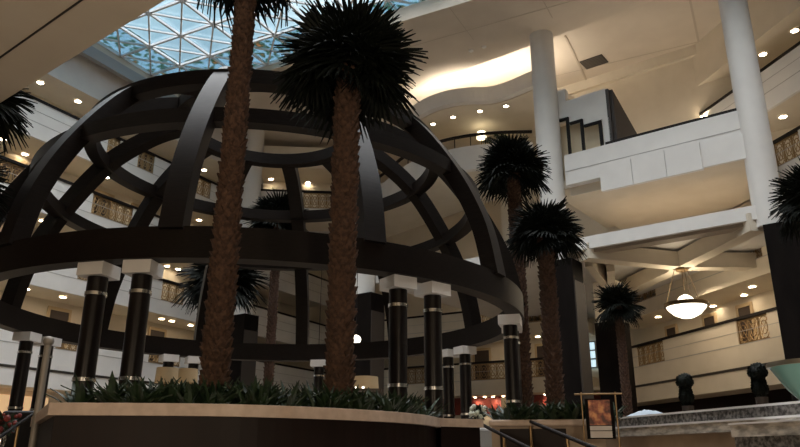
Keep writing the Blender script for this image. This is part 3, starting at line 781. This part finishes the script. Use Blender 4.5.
table_lamp(365, 377, 391, 11.0, 27, 'cream drum shade lamp right of the thick palm trunk')
# tealights along a ledge
tp = [(152, 387), (160, 385.5), (164, 386.5), (171, 386), (176, 386), (180, 386), (355, 393.5), (363, 393)]
for grp, nm in ((tp[:6], 'left of the tall palm'), (tp[6:], 'right of the thick palm')):
    c0 = at(sum(q[0] for q in grp)/len(grp), 387, 10.2); 
    zt = c0.z-.03
    e = empty('side_table', (c0.x, c0.y, PLAT), f'narrow dark table of small candles behind the planter, {nm}', 'table')
    obj('tabletop', MB().abox(c0.x-.32, c0.x+.32, c0.y-.12, c0.y+.12, zt-.03, zt), doorm, e)
    for s in (-.28, .28): obj('leg', MB().abox(c0.x+s-.02, c0.x+s+.02, c0.y-.03, c0.y+.03, PLAT, zt-.03), doorm, e)
    for i, (px, py) in enumerate(grp):
        q = at(px, py, 10.2); q.z = zt; q.y = c0.y
        o = obj('tealight', MB().lathe([(.016, zt), (.018, zt+.035), (0, zt+.035)], (q.x, q.y, 0), 12), mat('candle glow', (1, .95, .85), .5, emit=(1, .93, .78), es=3), origin=(q.x, q.y, zt))
        tag(o, f'{ORD[i]} small lit candle from the left on the table {nm}', 'candle', f'candles {nm}')
# bowl pendants glowing under the far side of the dome
for px, py, w, D, lb in ((356, 340, 10, 24, 'small glowing dome pendant right of the thick palm trunk'), (318, 369, 7, 26, 'tiny glowing pendant low behind the thick palm trunk')):
    q = at(px, py, D); r = w/706*D/2
    e = empty('pendant_lamp', q, lb, 'lamp')
    obj('lamp_shade', MB().ball(q, r, 18, 1, 0, 1), glow, e, smooth=True)
    obj('diffuser', MB().lathe([(r*.8, -r*.45), (r*.95, -r*.2), (r*.7, -r*.15)], q, 18), glow, e, smooth=True)
    obj('cord', MB().tube([q+Vector((0, 0, r)), (q.x, q.y, 9.35)], .012, 6), railm, e)
# flowers, candle lamp and pale chair near the stair
def bouquet(c, r, n, colm, label, stemh):
    e = empty('flower_arrangement', (c.x, c.y, c.z-stemh), label, 'flowers')
    obj('vase', MB().lathe([(.05, c.z-stemh), (.07, c.z-stemh*.6), (.045, c.z-stemh*.25), (.06, c.z-stemh*.2)], (c.x, c.y, 0), 16), chrome, e, smooth=True)
    rnd = random.Random(5); mb = MB(); lf = MB()
    for i in range(n):
        v_ = Vector((rnd.uniform(-1, 1), rnd.uniform(-1, 1), rnd.uniform(-.5, .8)))*r; mb.ball(c+v_, rnd.uniform(.02, .045), 7)
    for i in range(n*2):
        v_ = Vector((rnd.uniform(-1, 1), rnd.uniform(-1, 1), rnd.uniform(-.8, .9))).normalized()*r*1.3; t_ = v_.orthogonal().normalized()*.025
        lf.add([c+v_*.1, c+v_*.6+t_, c+v_, c+v_*.6-t_], [(0, 1, 2, 3)])
    obj('blossom', mb, colm, e, smooth=True); obj('leaf', lf, leafm, e)
def tbl(c, z, lb, r=.35):
    e = empty('side_table', (c.x, c.y, PLAT), lb, 'table')
    obj('tabletop', MB().lathe([(r, z-.03), (r, z)], (c.x, c.y, 0), 28), doorm, e); obj('pedestal', MB().lathe([(.2, PLAT), (.2, PLAT+.03), (.035, PLAT+.06), (.035, z-.03)], (c.x, c.y, 0), 16), doorm, e)
c = at(478, 413, 12.5)
tbl(c, c.z-.30, 'round dark table under the white flowers at the top of the stair', .34)
bouquet(c, .13, 40, mat('white petal', (.80, .84, .72), .6), 'white flower arrangement at the head of the stair', .30)
c = at(504.5, 419, 12.2)
e = empty('candle_lamp', (c.x, c.y, PLAT), 'cream candle glowing above a slim stand beside the dome column', 'candle')
obj('stand', MB().lathe([(.10, PLAT), (.10, PLAT+.03), (.02, PLAT+.05), (.02, c.z), (.05, c.z+.01)], (c.x, c.y, 0), 14), brass, e)
obj('candle', MB().lathe([(.04, c.z+.10), (.04, c.z+.34), (.0, c.z+.35)], (c.x, c.y, 0), 14), shade, e)
obj('flame_glass', MB().lathe([(.035, c.z+.01), (.06, c.z+.05), (.045, c.z+.10)], (c.x, c.y, 0), 14), MATS['candle glow'], e)
c = at(479, 438, 10.6)
e = empty('armchair', (c.x, c.y, PLAT-.0), 'pale upholstered armchair seen past the end of the curved planter', 'chair')
uph = mat('pale upholstery', (.42, .40, .37), .85)
for nm, (x0, x1, y0, y1, z0, z1) in {'seat': (-.3, .3, -.28, .28, .12, .42), 'backrest': (-.3, .3, .2, .36, .42, .72)}.items():
    o = obj(nm, MB().abox(c.x+x0, c.x+x1, c.y+y0, c.y+y1, PLAT+z0, PLAT+z1), uph, e); o.modifiers.new('b', 'BEVEL').width = .05; o.modifiers[0].segments = 3
for s in (-1, 1):
    o = obj('armrest', MB().abox(c.x+s*.36-.06, c.x+s*.36+.06, c.y-.28, c.y+.34, PLAT+.1, PLAT+.56), uph, e); o.modifiers.new('b', 'BEVEL').width = .04; o.modifiers[0].segments = 3
    for t_ in (-.22, .26): obj('leg', MB().lathe([(.02, PLAT), (.028, PLAT+.13)], (c.x+s*.3, c.y+t_, 0), 10), doorm, e)
# left edge: post, sofa, flowers, lit niche
p = at(33, 440, 8.3)
e = empty('metal_post', (p.x, p.y, 0), 'slim pale metal post rising beside the planter end at lower left', 'post')
zt = vtop(33, 440, 8.3, 345).z
obj('pole', MB().lathe([(.035, .02), (.035, zt)], (p.x, p.y, 0), 16), mat('pale metal', (.30, .28, .25), .5, .2), e, smooth=True)
obj('foot', MB().lathe([(.12, 0), (.12, .02), (.055, .05)], (p.x, p.y, 0), 20), MATS['pale metal'], e, smooth=True)
obj('finial', MB().ball((p.x, p.y, zt+.03), .055, 14), MATS['pale metal'], e, smooth=True)
c = at(24, 425, 12)
e = empty('sofa', (c.x, c.y, PLAT), 'black sofa with high back at lower left', 'sofa')
bs_ = mat('black leather', (.012, .011, .012), .4)
for nm, b6 in {'seat': (-.5, .5, -.35, .3, .1, .42), 'backrest': (-.5, .5, .25, .42, .1, c.z-PLAT+.22)}.items():
    o = obj(nm, MB().abox(c.x+b6[0], c.x+b6[1], c.y+b6[2], c.y+b6[3], PLAT+b6[4], PLAT+b6[5]), bs_, e); o.modifiers.new('b', 'BEVEL').width = .05; o.modifiers[0].segments = 3
for s in (-1, 1):
    o = obj('armrest', MB().abox(c.x+s*.56-.08, c.x+s*.56+.08, c.y-.35, c.y+.4, PLAT+.1, PLAT+.62), bs_, e); o.modifiers.new('b', 'BEVEL').width = .04; o.modifiers[0].segments = 3
    for t_ in (-.28, .32): obj('leg', MB().lathe([(.02, PLAT), (.028, PLAT+.12)], (c.x+s*.5, c.y+t_, 0), 10), chrome, e)
c = at(3, 424, 10.5)
tbl(c, c.z-.30, 'round dark table with red flowers at the left edge', .3)
bouquet(c, .14, 36, mat('red petal', (.22, .035, .03), .6), 'red and green flower arrangement at the lower left corner', .30)
h = hitline(22, 402, LN-nL*1.3, u)
q = Vector((h.x, h.y))
o = struct('wall_niche_glow', MB().slab(q-u*1.8, q+u*1.2, nL, -.1, 0, 3.0, 4.0), mat('amber lit niche', (.9, .6, .3), .6, emit=(1, .66, .36), es=.5))  # niche slab glows by itself, its lamplight put into the material
handrail((-10, 444), (30, 416), 8.6, 10.0, 'dark slanting stair rail at the lower left corner', 3)
# plant on the lounge balcony and glowing table lamp by its rail
b = at(505, 134, 31.6); b.z = RZ-1.3
e = empty('potted_palm', b, 'small feathery potted palm on the curved balcony', 'plant')
obj('pot', MB().lathe([(.16, RZ-1.3), (.22, RZ-.75), (.2, RZ-.75)], (b.x, b.y, 0), 18), MATS['dark pot'], e, smooth=True)
mb = MB(); rnd = random.Random(9)
for i in range(14):
    a = rnd.uniform(0, 2*PI); L = rnd.uniform(.9, 1.5); pts_ = []
    for t in range(7):
        f = t/6; pts_.append(Vector((b.x+math.cos(a)*L*.75*f, b.y+math.sin(a)*L*.75*f, RZ-.75+L*(1.25*f-.75*f*f))))
    mb.tube(pts_, .02, 4, .008)
    for t in range(1, 7):
        d = (pts_[t]-pts_[t-1]).normalized(); sd = d.cross(Vector((0, 0, 1))).normalized()
        for s in (-1, 1): 
            for o_ in (0, .5):
                q_ = pts_[t-1].lerp(pts_[t], o_); mb.add([q_, q_+sd*s*.14+d*.08-Vector((0, 0, .03)), q_+sd*s*.28+d*.12-Vector((0, 0, .1)), q_+sd*s*.14+d*.14], [(0, 1, 2, 3)])
obj('foliage', mb, leafm, e)
b = at(481.5, 135.5, 32.2)
e = empty('table_lamp', (b.x, b.y, RZ-1.3), 'glowing lamp standing by the curved balcony rail', 'lamp')
obj('lamp_shade', MB().lathe([(.24, b.z-.16), (.2, b.z+.18), (0, b.z+.19)], (b.x, b.y, 0), 20), mat('bright shade', (1, .9, .7), .5, emit=(1, .86, .58), es=5), e, smooth=True)
obj('base', MB().lathe([(.16, RZ-1.3), (.16, RZ-1.26), (.03, RZ-1.2), (.03, b.z-.2)], (b.x, b.y, 0), 14), brass, e)

# ------------------------------------------------------------------ lamps
warmdisc = warm
def downlights(lst, where, cat='ceiling light', rad=.14, zfix=None, es=None):
    lst = sorted(lst)
    for i, (px, py, pos) in enumerate(lst):
        p = pos
        mb = MB().lathe([(rad, -.03), (rad, 0), (0, 0)], p, 16)
        e = obj('downlight', MB().lathe([(rad, -.02), (rad*1.3, -.02), (rad*1.3, .02), (rad, .02)], p, 18, closed=True), mat('lamp trim', (.7, .66, .6), .5), origin=p)
        tag(e, f'{ORD[i]} recessed downlight from the left {where}' if len(lst) > 1 else f'recessed downlight {where}', cat, f'downlights {where}')
        obj('lens', MB().lathe([(rad, -.012), (rad, .012)], p, 18), warmdisc, e)
def corr(pxs, A, dr, n, rail, up=.0):    # lamps under the corridor soffit of the storey with this rail
    out = []
    zc = rail+1.0+.35-.0  # underside of the deck above
    zc = rail+1.45-.03
    for px, py in pxs:
        h = hitz(px, py, zc); q = Vector((h.x, h.y)); d_ = (q-Vector(A)).dot(n)
        if not (-2.0 < d_ < -.5):        # keep it inside the corridor
            h = hitline(px, py, Vector(A)-n*1.0, dr); q = Vector((h.x, h.y))
        out.append((px, py, Vector((q.x, q.y, zc))))
    return out
downlights(corr([(-12, 72), (38, 95), (76, 113), (115, 135), (153, 150), (204, 170)], LN, u, nL, 16.2), 'in the topmost left corridor')
downlights(corr([(3, 139), (25, 154), (65, 172), (105, 188), (145, 204), (199, 220)], LN, u, nL, 13.1), 'in the second highest left corridor')
downlights(corr([(6, 222), (40, 236), (100, 246), (167, 266), (178, 269)], LN, u, nL, 10.0), 'in the second lowest left corridor')
downlights(corr([(25, 296), (62, 303), (100, 313), (161, 325), (171, 328), (190, 331)], LN, u, nL, 6.9), 'in the lowest left corridor')
downlights(corr([(262.7, 338), (303, 340), (491, 345), (538, 342), (553, 345)], LF, dB, nB, 6.9), 'in the lower far corridor')
downlights(corr([(470, 293), (500, 290), (535, 290), (585.5, 297.5), (602, 298)], LF, dB, nB, 10.0), 'in the upper far corridor')
downlights(corr([(659, 324), (688.5, 320), (713, 306), (744, 295), (754, 299)], RN, rdir, nR, 6.9), 'in the lowest right corridor')
downlights(corr([(646, 288), (744, 237), (761, 226)], RN, rdir, nR, 10.0), 'in the second right corridor')
downlights(corr([(787, 138.5)], RN, rdir, nR, 13.1), 'in the third right corridor')
downlights(corr([(766, 71), (798, 47)], RN, rdir, nR, 16.2), 'in the highest right corridor')
downlights([(px, py, Vector((*(lambda h: (h.x, h.y))(hitz(px, py, 17.33)), 17.33))) for px, py in ((433, 124), (453, 117), (480, 111), (506, 106))], 'in the wavy bulkhead soffit', rad=.11)
downlights([(271, 179, hitz(271, 179, RZ+1.42)), (308, 182.6, hitz(308, 182.6, RZ+1.42))], 'above the short far balcony')
downlights([(704, 116, hitline(704, 116, G(0, 5.75), g))], 'high in the lounge beside the right white column')
downlights([(x, y, Vector((*hitline(x, y, LF-nB*1.15, dB).xy, 5.03))) for x, y in ((475, 392.5), (484.5, 390), (493, 391), (503, 388), (545, 389))], 'washing the red far wall', rad=.10)
for x in (475, 493, 520, 545):
    q = hitline(x, 392, LF-nB*1.0, dB); l_ = bpy.data.lights.new('wall_washer', 'SPOT'); l_.energy = 60; l_.color = (1, .75, .5); l_.spot_size = 1.3; l_.shadow_soft_size = .1
    o = bpy.data.objects.new('wall_washer', l_); COL.objects.link(o); o.location = (q.x, q.y, 5.0); o.rotation_euler = (Vector((-nB.x*.6, -nB.y*.6, -.8))).to_track_quat('-Z', 'Y').to_euler()
# small ceiling sprinklers
for i, (px, py) in enumerate(((471, 51), (484, 47))):
    q = hitz(px, py, 18.9)
    o = obj('sprinkler', MB().lathe([(.10, -.02), (.12, .03)], q, 14), cap); tag(o, ('left' if i == 0 else 'right')+' small white sprinkler of two on the ceiling above the cove', 'sprinkler')
def area(name, loc, target, size, size_y, power, col):
    l = bpy.data.lights.new(name, 'AREA'); l.shape = 'RECTANGLE'; l.size = size; l.size_y = size_y; l.energy = power; l.color = col
    o = bpy.data.objects.new(name, l); COL.objects.link(o); o.location = loc
    o.rotation_euler = (Vector(target)-Vector(loc)).to_track_quat('-Z', 'Y').to_euler(); return o
# cove lamps on top of the bulkhead
for k in range(3, len(bs)-2, 5):
    q = offs(bs, .9)[k]; area('cove_light', (q.x, q.y, 17.75), (q.x, q.y, 20), 1.2, .3, 60, (1, .88, .72))
# lamps of the hall ceiling and lounge
for s, d in ((1.5, 3), (4.8, 3), (3, 6), (-3, 6)):
    q = G(s, d); area('hall_light', (q.x, q.y, 8.5), (q.x, q.y, 0), .6, .6, 44, (1, .80, .57))
for s, d in ((2, 3.0), (5, 3.0)):
    q = G(s, d); area('lounge_light', (q.x, q.y, 12.3), (q.x, q.y, 20), .8, .8, 55, (1, .84, .66))
    q = G(s, d); area('mezzanine_light', (q.x, q.y, 11.3), (q.x, q.y, 9), .6, .6, 40, (1, .80, .58))
pl_ = bpy.data.lights.new('chandelier_lamp', 'POINT'); pl_.energy = 48; pl_.color = (1, .82, .58); pl_.shadow_soft_size = .5
o = bpy.data.objects.new('chandelier_lamp', pl_); COL.objects.link(o); o.location = (ct.x, ct.y, cc.z+.9)
# added fill lights, unseen behind the viewer, aimed up to brighten the entrance ceiling
for x, y in ((-3.5, -2), (2, -2)): area('entrance_fill', (x, y, 2.2), (x-1.0, y+4.5, 6.1), .6, .6, 150, (1, .78, .55))

# ------------------------------------------------------------------ sky and view
w = bpy.data.worlds.new('sky'); S.world = w; w.use_nodes = True; nt = w.node_tree; bg = nt.nodes['Background']
tc = nt.nodes.new('ShaderNodeTexCoord'); sep = nt.nodes.new('ShaderNodeSeparateXYZ'); nt.links.new(tc.outputs['Generated'], sep.inputs[0])
nz = nt.nodes.new('ShaderNodeTexNoise'); nz.inputs['Scale'].default_value = 5; nz.inputs['Detail'].default_value = 4; nt.links.new(tc.outputs['Generated'], nz.inputs['Vector'])
ma = nt.nodes.new('ShaderNodeMath'); ma.operation = 'MULTIPLY_ADD'; ma.inputs[1].default_value = .16; nt.links.new(nz.outputs['Fac'], ma.inputs[0]); nt.links.new(sep.outputs['Z'], ma.inputs[2])
rp = nt.nodes.new('ShaderNodeValToRGB'); k_ = rp.color_ramp
k_.elements[0].position = .56; k_.elements[0].color = (.30, .46, .57, 1); k_.elements[1].position = 1.0; k_.elements[1].color = (10.5, 9.6, 9.4, 1)
for p_, c_ in ((.635, (.46, .68, .80, 1)), (.70, (1.15, 1.28, 1.3, 1)), (.8, (6.2, 5.8, 5.65, 1))):
    q_ = k_.elements.new(p_); q_.color = c_
nt.links.new(ma.outputs[0], rp.inputs[0]); nt.links.new(rp.outputs[0], bg.inputs[0])
bg.inputs[1].default_value = 1.0
S.view_settings.exposure = 0
S.view_settings.view_transform = 'Standard'; S.view_settings.look = 'None'; S.view_settings.gamma = 1; S.view_settings.exposure = 0
S.cycles.use_denoising = True
S.cycles.max_bounces = 6; S.cycles.diffuse_bounces = 4; S.cycles.transparent_max_bounces = 12; S.cycles.sample_clamp_indirect = 4
